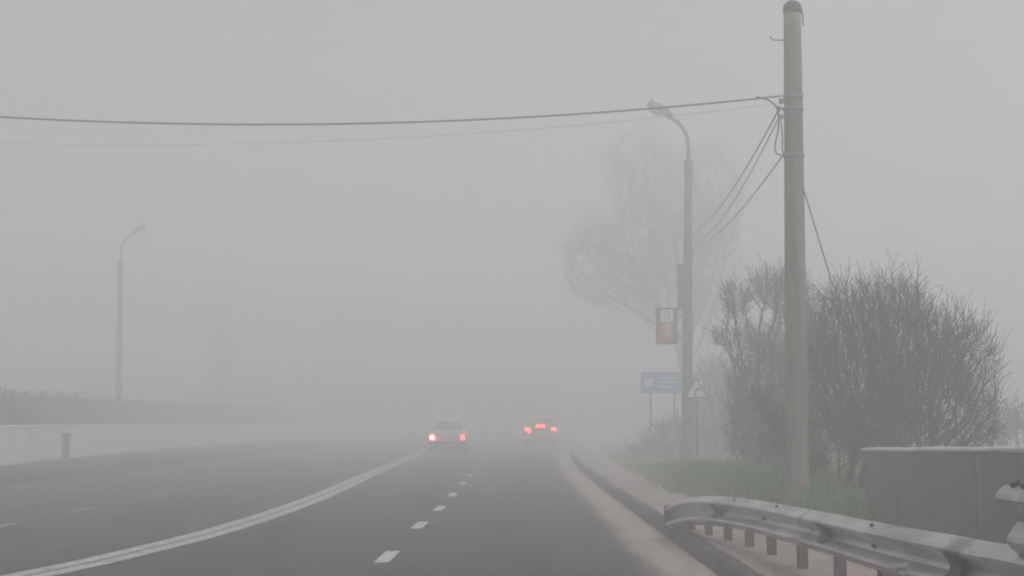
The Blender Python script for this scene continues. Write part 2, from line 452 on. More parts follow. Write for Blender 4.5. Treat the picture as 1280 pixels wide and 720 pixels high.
for a, b_ in zip(joints, joints[1:]):
    q = MB(); N = max(8, int((b_ - a) * 9))
    path = [rail_pt(a + (b_ - a) * i / N) for i in range(N + 1)]
    # each section laps 2 cm in front of the next
    path[0] = path[0] + Vector((-.0, .002, 0)); 
    wbeam(q, path)
    q.build('rail_beam', M['galv'], gr, smooth=False, bevel=0)
for a in joints[2:-1]:                           # dark splice where two beams meet
    q = MB(); p = rail_pt(a); p2 = rail_pt(a + .16)
    pr = [(.030, -.090), (.066, -.098), (.048, -.155), (.030, -.155)]
    pr = [(.058, -.094), (.079, -.090), (.060, -.155), (.074, -.222), (.03, -.215), (.012, -.155)]
    pr = [(.098, -.078), (.0985, -.09), (.070, -.13), (.058, -.155), (.066, -.18), (.096, -.222), (.0, -.222), (.0, -.078)]
    q.sweep([[pp + Vector((-u, 0, h)) for u, h in pr] for pp in (p, p2)])
    q.build('splice_plate', M['galv_dark'], gr)
q = MB(); pe = rail_pt(14.25)
q.hexa([pe + Vector(v) for v in ((-.105, .0, -.29), (.012, -.02, -.31), (.012, .0, -.31), (-.105, .02, -.29), (-.105, .0, -.03), (.012, -.02, .0), (.012, .0, .0), (-.105, .02, -.03))])
q.build('end_plate', M['galv_dark'], gr, bevel=.006)
posts_y = [-5, -3.3, -1.6, 0., 1.6, 3.1, 4.5, 5.8, 6.95, 8.0, 9.1, 10.2, 11.2, 11.9, 12.5, 13.1, 13.7]
for i, yy in enumerate(posts_y):
    q = MB(); p = rail_pt(yy); x0 = p.x + .012
    top = max(p.z - .03, .2); w = .055 + random.uniform(-.004, .004); t = .008
    lean = random.uniform(-.02, .02)
    # C-section: web facing the road and two flanges behind
    for lo, hi in (((x0, yy - w, .02), (x0 + t, yy + w, top)), ((x0 + t, yy - w, .02), (x0 + .07, yy - w + t, top)), ((x0 + t, yy + w - t, .02), (x0 + .07, yy + w, top))):
        p8 = [(lo[0], lo[1] + lean, lo[2]), (hi[0], lo[1] + lean, lo[2]), (hi[0], hi[1] + lean, lo[2]), (lo[0], hi[1] + lean, lo[2]),
              (lo[0], lo[1], hi[2]), (hi[0], lo[1], hi[2]), (hi[0], hi[1], hi[2]), (lo[0], hi[1], hi[2])]
        q.hexa(p8)
    q.build('post', M['post_grey'] if i % 3 == 1 else M['post'], gr)
    if yy in (8.0, 11.2):
        bq = MB(); bq.tube([p + Vector((.0, 0, -.155)), p + Vector((-.030, 0, -.155))], .016, 6); bq.build('bolt', M['bolt'], gr)
for yy in (7.9, 10.6, 12.0):
    bq = MB(); c = rail_pt(yy) + Vector((-.055, 0, -.0225)); bq.tube([c, c + Vector((-.008, 0, .016))], .014, 7); bq.build('bolt', M['bolt'], gr)

g2 = thing('guardrail', 'cut end of a higher guardrail with two bolts on top, above the long dented one', 'guardrail', (2.4, 4, .12))
E2 = 5.62
WP2 = [(.005, 0), (.03, -.005), (.066, -.018), (.092, -.042), (.102, -.068), (.095, -.092), (.055, -.12), (.018, -.145), (.010, -.168), (.03, -.198), (.054, -.228), (.060, -.252), (.048, -.278), (.018, -.304), (.005, -.310)]
path2 = [Vector((2.345 + .004 * math.sin(y * 3), y, 1.075 + .01 * (5.6 - y) * .3)) for y in [E2 - .25 * i for i in range(50)][::-1]]
q = MB()
rings = []
for i, p in enumerate(path2):
    front = [p + Vector((-a * 1.08, 0, h * 1.06)) for a, h in WP2]
    back = [p + Vector((-(a - .009) * 1.08, 0, h * 1.06)) for a, h in WP2[::-1]]
    rings.append(front + back)
q.sweep(rings); q.build('rail_beam', M['galv'], g2)
for dy, dxh in ((.10, .036), (.22, .036), (.10, .058), (.22, .058)):
    q = MB(); c = Vector((2.345 - dxh * 1.08, E2 - dy, 1.075 - 1.06 * lerp_table([(.03, .005), (.066, .018), (.092, .042)], dxh)))
    q.tube([c, c + Vector((-.012, 0, .02))], .015, 6); q.build('bolt', M['bolt'], g2)
for yy in (4.3, 2.3, .3, -1.7):
    q = MB(); q.box((2.475, yy - .055, .02), (2.483, yy + .055, 1.04)); q.box((2.483, yy - .055, .02), (2.55, yy - .047, 1.04)); q.box((2.483, yy + .047, .02), (2.55, yy + .055, 1.04))
    q.box((2.34, yy - .05, .86), (2.474, yy + .05, .98))
    q.build('post', M['post'], g2)

# ------------------------------------------------------------------ parapet wall at the right
pw = thing('parapet_wall', 'grey streaked parapet wall with a pale rounded cap, behind the guardrail', 'wall', (4.2, 12, .1))
A, B = Vector((4.08, 14.0, 0)), Vector((4.95, -6, 0))
d_ = (B - A).normalized(); nw = Vector((-d_.y, d_.x, 0))     # nw points right/behind
if nw.x < 0: nw = -nw
Lw = (B - A).length
def wtop(s): return 1.052 + .0235 * min(s, 8)
q = MB(); N = 40
for i in range(N):
    s0, s1 = Lw * i / N + .0005, Lw * (i + 1) / N - .0005
    P = [A + d_ * s - nw * (.010 if i % 2 else 0) for s in (s0, s1)]
    z0, z1 = wtop(s0) - .04, wtop(s1) - .04
    t = .10
    q.hexa([P[0] + Vector((0, 0, -.05)), P[1] + Vector((0, 0, -.05)), P[1] + nw * t + Vector((0, 0, -.05)), P[0] + nw * t + Vector((0, 0, -.05)),
            P[0] + Vector((0, 0, z0)), P[1] + Vector((0, 0, z1)), P[1] + nw * t + Vector((0, 0, z1)), P[0] + nw * t + Vector((0, 0, z0))])
q.build('panel', M['parapet'], pw)
q = MB()
rings = []
for i in range(41):
    s = -.03 + (Lw + .03) * i / 40; c = A + d_ * s + Vector((0, 0, wtop(s) - .04 + .004 * math.sin(i * 1.9)))
    rings.append([c + nw * a + Vector((0, 0, h)) for a, h in ((-.035, .002), (-.045, .018), (-.035, .034), (0, .046), (.05, .050), (.10, .046), (.135, .034), (.145, .018), (.135, .002))])
q.sweep(rings); q.build('cap', M['parapet_cap'], pw, smooth=False)

# ------------------------------------------------------------------ concrete utility pole
PY = 14.8; KP = PY / 22.5
pb, pt = at(997, 619, PY), at(990, 1, PY)
up = thing('utility_pole', 'tall weathered concrete utility pole with dark domed top, standing in the grass', 'utility pole', (pb.x, PY, pb.z))
q = MB()
Ht = pt.z - .165 * KP
def pole_c(z): t = (z - pb.z) / (Ht - pb.z); return Vector((pb.x + (pt.x - pb.x) * t, PY, z))
def pole_r(z): t = (z - pb.z) / (Ht - pb.z); return (.222 + (.163 - .222) * t) * KP
zs = [-.1 + (Ht + .1) * i / 24 for i in range(25)]
q.tube([pole_c(z) for z in zs], [pole_r(z) for z in zs], 20, True)
q.build('shaft', M['pole'], up, smooth=True)
q = MB(); c = pole_c(Ht)
q.lathe([(a_ * KP, b_ * KP) for a_, b_ in ((.168, -.10), (.178, -.05), (.178, .0), (.165, .07), (.13, .12), (.07, .155), (.01, .165))], c, 18)
q.build('cap', M['pole_cap'], up, smooth=True)
q = MB(); q.tube([c + Vector((.17, -.02, .02)) * KP, c + Vector((.19, -.03, -.12)) * KP, c + Vector((.2, -.02, -.34)) * KP], .009, 5); q.build('strap_end', M['wire'], up)
for py in (121, 137, 195):
    z = at(980, py, PY).z; cc = pole_c(z)
    q = MB(); q.lathe([(pole_r(z) + .004, -.025), (pole_r(z) + .012, -.02), (pole_r(z) + .012, .02), (pole_r(z) + .004, .025)], cc, 20); q.build('steel_band', M['steel'], up)
zA = at(978, 122, PY).z
arm_x = pole_c(zA).x - pole_r(zA)
for py, ln in ((128, .07), (137, .12), (147, .07)):
    z = at(978, py, PY).z; cc = pole_c(z)
    q = MB(); e = Vector((cc.x - pole_r(z) - ln * .6, PY - .05, z))
    q.tube([Vector((cc.x - pole_r(z) + .02, PY - .05, z)), e], .014, 6)
    hk = q.build('hook_bracket', M['steel'], up)
    q = MB(); q.lathe([(.015, -.036), (.029, -.025), (.018, -.014), (.03, -.003), (.018, .009), (.029, .02), (.015, .032)], e + Vector((-.01, 0, .0)), 12)
    q.build('insulator', M['ceramic'], hk, smooth=True)
q = MB()
lp = catmull([at(945, 121, PY - .1), at(962, 126, PY - .12), at(972, 138, PY - .12), at(973, 160, PY - .12), at(969, 180, PY - .14), at(971, 192, PY - .12), at(979, 194, PY - .05)], 6)
q.tube(lp, .0095, 5); q.build('cable_loop', M['wire'], up)
q = MB()
q.tube(catmull([at(976, 150, PY - .1), at(978, 170, PY - .1), at(978, 185, PY - .1), at(980, 196, PY - .1)], 5), .008, 5); q.build('cable_loop', M['wire'], up)
q = MB()
q.tube(catmull([at(962, 45, PY), at(967, 50, PY), at(982, 50, PY)], 5), .008, 5); q.build('wire_stub', M['wire'], up)

# wires
WG = 'overhead wires at the concrete pole'
def wire(label, pts, rad, group=WG, name='overhead_wire', m='cable'):
    q = MB(); q.tube(pts, rad, 6)
    return tag(q.build(name, M[m], origin=pts[0], smooth=True), label, 'wire', group)
def para(px0, px1, vx, vy, k, Y, n=70):
    return [at(px0 + (px1 - px0) * i / n, vy - k * ((px0 + (px1 - px0) * i / n) - vx) ** 2, Y) for i in range(n + 1)]
wire('thick overhead cable crossing above the whole road to the concrete pole', para(978, -520, 330, 155.5, 8.5e-5, PY - .06), .0115)
wire('thin faint wire hanging just below the thick cable over the road', [at(977 - 1497 * i / 70, 181 - 8.0e-5 * (977 - 1497 * i / 70 - 170) ** 2, PY + 7 * i / 70) for i in range(71)], .0020)
LY = 34.0
def span(p, q_, sag, n=30):
    return [Vector(p).lerp(Vector(q_), i / n) - Vector((0, 0, sag * 4 * (i / n) * (1 - i / n))) for i in range(n + 1)]
lamp_at = at(861, 292, LY)
wire('upper of the two slanting wires from the concrete pole to the lamp post', span(at(973, 138, PY - .05), at(862, 293, LY), .30), .0105)
wire('thin slanting wire close beside the upper one from pole to lamp post', span(at(975, 144, PY - .05), at(860, 306, LY), .42), .008)
wire('lower slanting wire from the concrete pole to the lamp post', span(at(978, 195, PY - .05), at(862, 312, LY), .25), .009)
gw = at(1112, 572, 24)
wire('taut wire running down from the right side of the concrete pole into the bare tree', span(at(1003, 232, PY), Vector((gw.x, 24, .5)), .04), .010, name='guy_wire')

# ------------------------------------------------------------------ street lamps
def make_lamp(label):
    b0 = at(858.5, 580, LY); b0.z = .08
    root = thing('street_lamp', label, 'street lamp', tuple(b0), 'street lamps in the fog')
    zt = at(860, 200, LY).z; zp = at(860, 170, LY).z
    xt = at(860.5, 200, LY).x
    q = MB(); q.tube([Vector((b0.x + (xt - b0.x) * i / 10, LY, -.1 + (zt + .1) * i / 10)) for i in range(11)], [.168 - .06 * i / 10 for i in range(11)], 14)
    q.build('post', M['lamp_pole'], root, smooth=True)
    q = MB(); q.lathe([(.122, -.5), (.135, -.48), (.135, -.05), (.08, .0), (.05, .05)], (xt, LY, zt), 14); q.build('collar', M['lamp_metal'], root)
    q = MB()
    e1 = at(848, 154, LY)
    q.tube(catmull([(xt, LY, zt - .1), (xt, LY, zp - .25), (xt - .06, LY, zp + .06), e1, at(834, 145, LY)], 6), [.055] * 25, 10); q.build('arm', M['lamp_metal'], root, smooth=True)
    # cobra head
    a, b = at(840, 147.5, LY), at(808, 131, LY)
    dv = (b - a); L_ = dv.length; u = dv.normalized(); v = Vector((0, 1, 0)); w = u.cross(v)
    if w.z < 0: w = -w
    rings = []
    for t, hw, hz in ((0, .07, .06), (.1, .10, .10), (.25, .17, .15), (.55, .21, .18), (.8, .19, .17), (.95, .13, .11), (1, .05, .04)):
        c = a + u * (L_ * t) + w * .03
        rings.append([c + v * hw * math.cos(k * PI / 5) + w * hz * math.sin(k * PI / 5) * (1 if math.sin(k * PI / 5) > 0 else .55) for k in range(10)])
    q = MB(); q.sweep(rings); hd = q.build('lamp_head', M['lamp_metal'], root, smooth=True)
    rings = []
    for t, hw, hz in ((.34, .08, .06), (.42, .15, .14), (.6, .18, .18), (.8, .15, .15), (.9, .07, .06)):
        c = a + u * (L_ * t) - w * .0
        rings.append([c + v * hw * math.cos(k * PI / 4) + w * (-.02 - hz * .8 * abs(math.sin(k * PI / 4)) if k > 4 else -.01 + .02 * math.sin(k * PI / 4)) for k in range(8)])
    q = MB(); q.sweep(rings); q.build('lens', M['lamp_glass'], hd, smooth=True)
    q = MB(); s0 = b * .88 + a * .12 + w * .12; q.lathe([(.05, 0), (.055, .05), (.045, .1), (.01, .13)], s0, 10); q.build('photo_cell', M['lamp_metal'], hd)
    return root, b0, xt
lampR, lb, lxt = make_lamp('street lamp on a dark post at the right verge, a sign hung on its post')
def copy_tree(o, parent=None):
    c = o.copy(); COL.objects.link(c)
    if parent is not None: c.parent = parent
    for ch in o.children: copy_tree(ch, c)
    return c
kids = list(lampR.children)
lampL = copy_tree(lampR)
lampL['label'] = 'faint street lamp beyond the pale wall, its head reaching right over the road'
pL = at(150, 480, 55.5); lampL.location = (pL.x, 55.5, .05); lampL.rotation_euler = (0, 0, PI)
# switch cabinet strapped on the near lamp post only
q = MB(); c0 = at(853, 360, LY)
q.box((c0.x - .17, LY - .30, c0.z - .62), (c0.x + .12, LY - .13, c0.z + .62)); q.box((c0.x - .19, LY - .32, c0.z + .621), (c0.x + .14, LY - .11, c0.z + .66))
q.build('cable_cabinet', M['lamp_metal'], lampR, bevel=.01)

# hung sign on the lamp post
SY = LY - .35
sgc = at(833.5, 407.5, SY)
hs = thing('hanging_sign', 'dark framed upright sign, white above and red below, on the lamp post', 'sign', tuple(sgc))
W2, H2 = 13.6 / F * SY, 22.8 / F * SY
q = MB(); q.box((sgc.x - W2, SY - .05, sgc.z - H2), (sgc.x + W2, SY + .08, sgc.z + H2)); q.build('frame', M['sign_frame'], hs, bevel=.02)
def panel(root, name, m, x0, z0, x1, z1, yy, cx, cz, t=.006):
    q = MB(); q.box((cx + x0, yy - t, cz + z0), (cx + x1, yy, cz + z1)); return q.build(name, m, root)
wp = panel(hs, 'white_panel', M['sign_white'], -W2 * .58, H2 * .22, W2 * .58, H2 * .90, SY - .053, sgc.x, sgc.z)
rp = panel(hs, 'red_panel', M['sign_red'], -W2 * .64, -H2 * .80, W2 * .64, H2 * .16, SY - .053, sgc.x, sgc.z)
q = MB()
for (a, b, c, d) in ((-.28, .48, .28, .54), (-.28, .54, -.2, .74), (.2, .54, .28, .74), (-.28, .74, .28, .8), (-.3, .33, .3, .39)):
    q.box((sgc.x + W2 * a, SY - .064, sgc.z + H2 * b), (sgc.x + W2 * c, SY - .0605, sgc.z + H2 * d))
q.build('emblem', M['sign_grey'], wp)
q = MB()
q.tube([Vector((sgc.x + .02, SY - .0605, sgc.z - .05 * H2)), Vector((sgc.x + .02, SY - .066, sgc.z - .05 * H2))], .11, 16)
for (a, b, c, d) in ((-.12, -.62, .34, -.26), (-.36, -.42, -.13, -.3)):
    q.box((sgc.x + W2 * a, SY - .066, sgc.z + H2 * b), (sgc.x + W2 * c, SY - .0605, sgc.z + H2 * d))
q.build('emblem', M['sign_redpale'], rp)
for zz in (.6, -.6):
    q = MB(); zc = sgc.z + H2 * zz
    q.box((sgc.x + W2, SY, zc - .025), (lxt - .02, SY + .05, zc + .025)); q.box((lxt - .06, SY + .048, zc - .0245), (lxt - .021, LY - .08, zc + .0245))
    q.build('bracket', M['steel'], hs)

# blue direction sign
BY = 38.5
bc = at(828, 478, BY)
bs = thing('direction_sign', 'faded blue direction sign with pale lines, low behind the lamp post', 'sign', (bc.x, BY, .08))
bw, bh = 27 / F * BY, 13.5 / F * BY
q = MB(); q.box((bc.x - bw, BY - .02, bc.z - bh), (bc.x + bw, BY + .02, bc.z + bh)); pn = q.build('panel', M['sign_blue'], bs, bevel=.015)
q = MB()
q.tube([Vector((bc.x - bw * .62, BY - .0225, bc.z)), Vector((bc.x - bw * .62, BY - .030, bc.z))], .15, 18)
for z0, x1 in ((.36, .62), (-.05, .78), (-.5, .5)):
    q.box((bc.x - bw * .18, BY - .028, bc.z + bh * z0), (bc.x + bw * x1, BY - .0225, bc.z + bh * (z0 + .16)))
q.build('pale_markings', M['sign_white'], pn)
for s in (-.55, .55):
    q = MB(); q.tube([Vector((bc.x + bw * s, BY + .06, 0)), Vector((bc.x + bw * s, BY + .06, bc.z + bh * .9))], .035, 8); q.build('post', M['steel'], bs)

# triangular warning sign
TY = 27.0
tc_ = at(870.5, 489, TY)
ts = thing('warning_sign', 'white triangular warning sign with a red border and a bent arrow', 'sign', (tc_.x, TY, .1))
S = 30.5 / F * TY
def tri(s, cz=0): return [(-s / 2, -s * .2887 + cz), (s / 2, -s * .2887 + cz), (0, s * .5774 + cz)]
def prism(b, poly, c, y0, y1):
    n = len(poly); base = len(b.v)
    for yy in (y0, y1): b.v += [(c.x + p[0], yy, c.z + p[1]) for p in poly]
    b.f.append(tuple(base + i for i in range(n))); b.m.append(0)
    b.f.append(tuple(base + n + i for i in range(n))[::-1]); b.m.append(0)
    for i in range(n):
        j = (i + 1) % n; b.f.append((base + i, base + n + i, base + n + j, base + j)); b.m.append(0)
q = MB(); prism(q, tri(S), tc_, TY, TY + .012); bd = q.build('red_border', M['sign_red'], ts, bevel=.004)
q = MB(); prism(q, tri(S * .82), tc_, TY - .005, TY - .001); fc = q.build('white_face', M['sign_white'], ts)
q = MB()
u = S * .1
arr = [Vector((-.7 * u, 0, -2.0 * u)), Vector((-.7 * u, 0, -.6 * u)), Vector((-.2 * u, 0, .3 * u)), Vector((.55 * u, 0, .75 * u))]
pts = [tc_ + p + Vector((0, -.009, 0)) for p in catmull(arr, 5)]
for i in range(len(pts) - 1):
    d = (pts[i + 1] - pts[i]).normalized(); nn = Vector((-d.z, 0, d.x)) * (.30 * u)
    a, b = pts[i] - d * .003, pts[i + 1] + d * .003
    q.quad([a - nn, b - nn, b + nn, a + nn])
e = pts[-1]; q.quad([e + Vector((-.1 * u, 0, .75 * u)), e + Vector((1.05 * u, 0, .35 * u)), e + Vector((.35 * u, 0, -.75 * u))])
q.build('arrow', M['sign_black'], fc)
q = MB(); q.tube([Vector((tc_.x, TY + .05, .0)), Vector((tc_.x, TY + .05, tc_.z + S * .3))], .03, 8); q.build('post', M['steel'], ts)

# ------------------------------------------------------------------ cars
def wheel(root, x, y, side, rad=.30):
    q = MB(); rings = []
    prof = [(rad * .62, -.09), (rad * .95, -.095), (rad, -.06), (rad, .06), (rad * .95, .095), (rad * .62, .09)]
    n = 20
    rings = [[Vector((x + side * 0 + h, y + rr * math.cos(2 * PI * k / n), rad + rr * math.sin(2 * PI * k / n))) for k in range(n)] for rr, h in prof]
    q.sweep(rings, caps=False); q.sweep([rings[-1], rings[0]], caps=False)
    w = MB.build(q, 'wheel', M['tyre'], root, smooth=True)
    q = MB()
    rings = [[Vector((x + side * h, y + rr * math.cos(2 * PI * k / n), rad + rr * math.sin(2 * PI * k / n))) for k in range(n)] for rr, h in ((rad * .63, .06), (rad * .60, .075), (rad * .25, .085), (rad * .1, .095))]
    q.sweep(rings); q.build('rim', M['rim'], w)
def car(label, loc, paint, P):
    X, Y = loc
    root = thing('car', label, 'car', (X, Y, 0))
    L_, hw, zb, zr = P['L'], P['hw'], P['belt'], P['roof']
    def V(x, y, z): return Vector((X + x, Y + y, z))
    q = MB(); rings = []
    for y, w, z0, z1 in P['stations']:
        w_ = hw * w
        rings.append([V(s * a * w_, y, z) for s, a, z in ((-1, .90, z0), (-1, .99, z0 + .10), (-1, 1.0, z0 + (z1 - z0) * .55), (-1, .97, z1 - .07), (-1, .90, z1),
                                                       (1, .90, z1), (1, .97, z1 - .07), (1, 1.0, z0 + (z1 - z0) * .55), (1, .99, z0 + .10), (1, .90, z0))])
    q.sweep(rings)
    c = P['cabin']      # y_rear_bottom, y_rear_top, y_front_top, y_front_bottom
    bw_, tw = hw * .90, hw * .70
    bot = [(-bw_, c[0]), (bw_, c[0]), (bw_, c[3]), (-bw_, c[3])]; top = [(-tw, c[1]), (tw, c[1]), (tw, c[2]), (-tw, c[2])]
    p8 = [V(x, y, zb - .03) for x, y in bot] + [V(x, y, zr) for x, y in top]
    q.hexa(p8)
    body = q.build('body', paint, root, bevel=.035)
    Bt = [V(x, y, zb - .03) for x, y in bot]; Tp = [V(x, y, zr) for x, y in top]
    def pane(name, a, b, ta, tb, u0, u1, v0, v1):
        """thin glass slab seated on one side of the cabin"""
        nrm = (b - a).cross(ta - a).normalized()
        cen = sum(p8, Vector()) / 8
        if nrm.dot((a + tb) / 2 - cen) < 0: nrm = -nrm
        def pt(u, v): return (a.lerp(b, u)).lerp(ta.lerp(tb, u), v)
        f = [pt(u0, v0), pt(u1, v0), pt(u1, v1), pt(u0, v1)]
        g_ = MB(); g_.hexa([p + nrm * .001 for p in f] + [p + nrm * .012 for p in f]); g_.build(name, M['glass'], root)
    pane('rear_window', Bt[0], Bt[1], Tp[0], Tp[1], .08, .92, .14, .88)
    pane('windscreen', Bt[2], Bt[3], Tp[2], Tp[3], .06, .94, .1, .92)
    for (i, j) in ((1, 2), (3, 0)):
        pane('side_window', Bt[i], Bt[j], Tp[i], Tp[j], .10, .48, .14, .88); pane('side_window', Bt[i], Bt[j], Tp[i], Tp[j], .52, .90, .14, .88)
    for sx in (-1, 1):
        for wy in P['axles']: wheel(root, X + sx * (hw - .09), Y + wy, sx)
    q = MB(); q.box((X - hw * .97, Y - .09, .34), (X + hw * .97, Y + .10, .50)); q.build('bumper', P['bumper'], root, bevel=.03)
    q = MB(); q.box((X - hw * .8, Y + .05, .20), (X + hw * .8, Y + .3, .335)); q.build('underside', M['trim'], root)
    q = MB(); q.box((X - .26, Y - .035, P['plate_z']), (X + .26, Y - .014, P['plate_z'] + .115)); q.build('number_plate', M['plate'], root)
    for sx in (-1, 1):
        q = MB(); q.box((X + sx * (hw + .02) - .08, Y + c[3] - .25, zb + .02), (X + sx * (hw + .02) + .08, Y + c[3] - .15, zb + .14)); q.build('wing_mirror', paint, root, bevel=.02)
    return root
wc = car('white saloon car in the middle lane, its left tail lamp brighter than the right', (at(559, 569, 49.5).x, 49.5), M['car_white'],
         dict(L=4.1, hw=.80, belt=.90, roof=1.37, cabin=(.55, 1.0, 2.2, 2.85), axles=(.85, 3.25), bumper=M['trim'], plate_z=.53,
              stations=[(0, .90, .36, .80), (.04, .96, .30, .86), (.3, 1.0, .25, .90), (1.5, 1.0, .22, .92), (2.9, 1.0, .22, .90), (3.7, .97, .25, .82), (4.05, .9, .3, .72), (4.1, .8, .36, .66)]))
WX, WY = wc.location.x, 49.5
def lamp(root, name, m, x, y, z, w, h):
    q = MB(); q.box((x - w / 2, y - .035, z - h / 2), (x + w / 2, y + .05, z + h / 2)); return q.build(name, m, root, bevel=.012)
tagp = lamp(wc, 'tail_lamp', M['tail_bright'], WX - .63, WY, .65, .17, .15); tagp['label'] = 'glaring left tail lamp'
tagp = lamp(wc, 'tail_lamp', M['tail_dim'], WX + .63, WY, .66, .14, .17); tagp['label'] = 'dimmer right tail lamp'
wc.location = (at(559, 567, 53.0).x, 53.0, 0); wc.scale = (1.07, 1.07, 1.07)
rc = car('car far ahead in the right lane with three red brake lamps lit', (at(676, 560, 60).x, 60.0), M['car_dark'],
         dict(L=4.0, hw=.86, belt=.98, roof=1.48, cabin=(.18, .62, 2.3, 3.0), axles=(.75, 3.2), bumper=M['car_dark'], plate_z=.62,
              stations=[(0, .90, .36, .90), (.04, .97, .28, .98), (.3, 1.0, .24, 1.0), (1.5, 1.0, .22, 1.0), (2.9, 1.0, .22, .98), (3.6, .97, .25, .88), (3.95, .9, .3, .76), (4.0, .8, .36, .7)]))
RX = rc.location.x
lamp(rc, 'brake_lamp', M['brake'], RX - .66, 60, .90, .25, .11)
lamp(rc, 'brake_lamp', M['brake'], RX + .66, 60, .90, .20, .11)
lamp(rc, 'brake_lamp', M['brake'], RX - .66 + .08, 60, .79, .11, .10)
tagp = lamp(rc, 'high_brake_lamp', M['brake'], RX, 60.14, 1.08, .44, .07)
rc.location = (at(676, 560, 66.0).x, 66.0, 0); rc.scale = (1.09, 1.09, 1.09)

# ------------------------------------------------------------------ left side: wall, hedge, bollard
wpath = catmull([(-12.4, 12, 0), (-13.3, 22, 0), (-14.5, 34, 0), (-16.0, 46, 0), (-16.9, 56, 0), (-17.4, 80, 0), (-16.5, 120, 0)], 10)
lw = thing('roadside_wall', 'long low pale wall along the far side of the opposite lanes', 'wall', (-14.5, 34, .07))
def wall_sweep(prof, name, m):
    q = MB(); rings = []
    for i, p in enumerate(wpath):
        d = wpath[min(i + 1, len(wpath) - 1)] - wpath[max(i - 1, 0)]
        nn = Vector((-d.y, d.x, 0)).normalized()
        rings.append([p + nn * a + Vector((0, 0, h)) for a, h in prof])
    q.sweep(rings); return q.build(name, m, lw)
wall_sweep([(0, -.05), (0, 1.20), (.2, 1.20), (.2, -.05)], 'wall', M['wall_pale'])
wall_sweep([(-.02, 1.202), (-.02, 1.25), (.1, 1.27), (.22, 1.25), (.22, 1.202)], 'coping', M['wall_pale'])

bp_ = at(82, 576, 40.5); 
bo = thing('bollard', 'short dark post standing in front of the pale wall', 'bollard', (bp_.x, 40.5, .07))
q = MB(); q.tube([Vector((bp_.x, 40.5, -.02)), Vector((bp_.x, 40.5, .86))], [.12, .115], 12); q.build('post', M['bollard'], bo, smooth=False)
q = MB(); q.lathe([(.14, .86), (.165, .875), (.165, .95), (.12, .98), (.02, .99)], (bp_.x, 40.5, 0), 14); q.build('cap', M['bollard'], bo)

def leafcloud(b, c, rx, ry, rz, n, s0, s1):
    for _ in range(n):
        while True:
            p = Vector((random.uniform(-1, 1), random.uniform(-1, 1), random.uniform(-1, 1)))
            if p.length < 1: break
        p = p.normalized() * (p.length ** .6)
        q0 = Vector((c[0] + p.x * rx, c[1] + p.y * ry, c[2] + p.z * rz))
        a = Vector((random.gauss(0, 1), random.gauss(0, 1), random.gauss(0, 1))).normalized(); t = a.orthogonal().normalized(); s = random.uniform(s0, s1)
        b.quad([q0 - a * s, q0 + t * s * .4, q0 + a * s, q0 - t * s * .4])
hd_ = thing('hedge', 'long dark hedge showing above the pale wall', 'hedge', (-17, 40, .07))
q = MB(); st = MB()
for i, p in enumerate(wpath):
    if i % 1: continue
    for _ in range(3):
        c = p + Vector((-2.2 + random.uniform(-.7, .7), random.uniform(-1.2, 1.2), 0)); h = random.uniform(2.5, 2.6) + .006 * max(0, p.y - 34)
        leafcloud(q, (c.x, c.y, h * .5), 1.15, 1.3, h * .5, 300, .03, .07)
        for __ in range(3):
            a = c + Vector((random.uniform(-.3, .3), random.uniform(-.3, .3), 0)); st.tube([a, a + Vector((random.uniform(-.4, .4), random.uniform(-.4, .4), h * .95))], [.03, .008], 4)
q.build('foliage', M['hedge'], hd_, fix=False)
q = MB(); rings = []
for i, p in enumerate(wpath):
    d = wpath[min(i + 1, len(wpath) - 1)] - wpath[max(i - 1, 0)]; nn = Vector((-d.y, d.x, 0)).normalized(); c = p - nn * 0
    hh = 2.3 + .006 * max(0, p.y - 34)
    rings.append([Vector((p.x - 2.2 + a + random.uniform(-.12, .12), p.y, h * hh + random.uniform(-.06, .06))) for a, h in ((-.9, 0), (-1.0, .5), (-.75, .9), (0, 1.0), (.75, .9), (1.0, .5), (.9, 0))])
q.sweep(rings); q.build('inner_growth', M['hedge'], hd_, smooth=True)
 

# ------------------------------------------------------------------ trees
def grow(base, stems, lens, kids_n, spread, up, r0, levels, seed, wob=.18, droop=0.):
    """bare-branch generator: list of (polyline, radii, level)"""
    rnd = random.Random(seed); out = []
    def br(p, d, L_, rad, lvl):
        n = 5 if lvl < 2 else 3
        pts = [p.copy()]; dd = d.copy()
        for i in range(n):
            dd = (dd + Vector((rnd.gauss(0, wob), rnd.gauss(0, wob), rnd.gauss(0, wob) + up[min(lvl, len(up) - 1)]))).normalized()
            pts.append(pts[-1] + dd * (L_ / n))
        rads = [rad * (1 - .62 * i / n) for i in range(n + 1)]
        out.append((pts, rads, lvl))
        if lvl >= levels: return
        for k in range(kids_n[lvl]):
            t = rnd.uniform(.28, 1.0) if k else 1.0
            i = min(int(t * n), n - 1); f = t * n - i
            q0 = pts[i].lerp(pts[i + 1], f); ax = (pts[i + 1] - pts[i]).normalized()
            o = ax.orthogonal().normalized(); o.rotate(Matrix.Rotation(rnd.uniform(0, 2 * PI), 3, ax))
            sp = spread[lvl] * rnd.uniform(.5, 1.25)
            nd = (ax * math.cos(sp) + o * math.sin(sp)).normalized()
            br(q0, nd, L_ * lens[lvl] * rnd.uniform(.65, 1.2), max(rads[i] * .62, .0035), lvl + 1)
    for (p, d, L_, r_) in stems:
        p = Vector(p)
        if out and p.z > .5: p = min((a.lerp(b, k / 8) for a, b in zip(out[0][0], out[0][0][1:]) for k in range(9)), key=lambda w_: abs(w_.z - p.z))
        br(Vector(p), Vector(d).normalized(), L_, r_ * r0, 0)
    return out
from mathutils.kdtree import KDTree
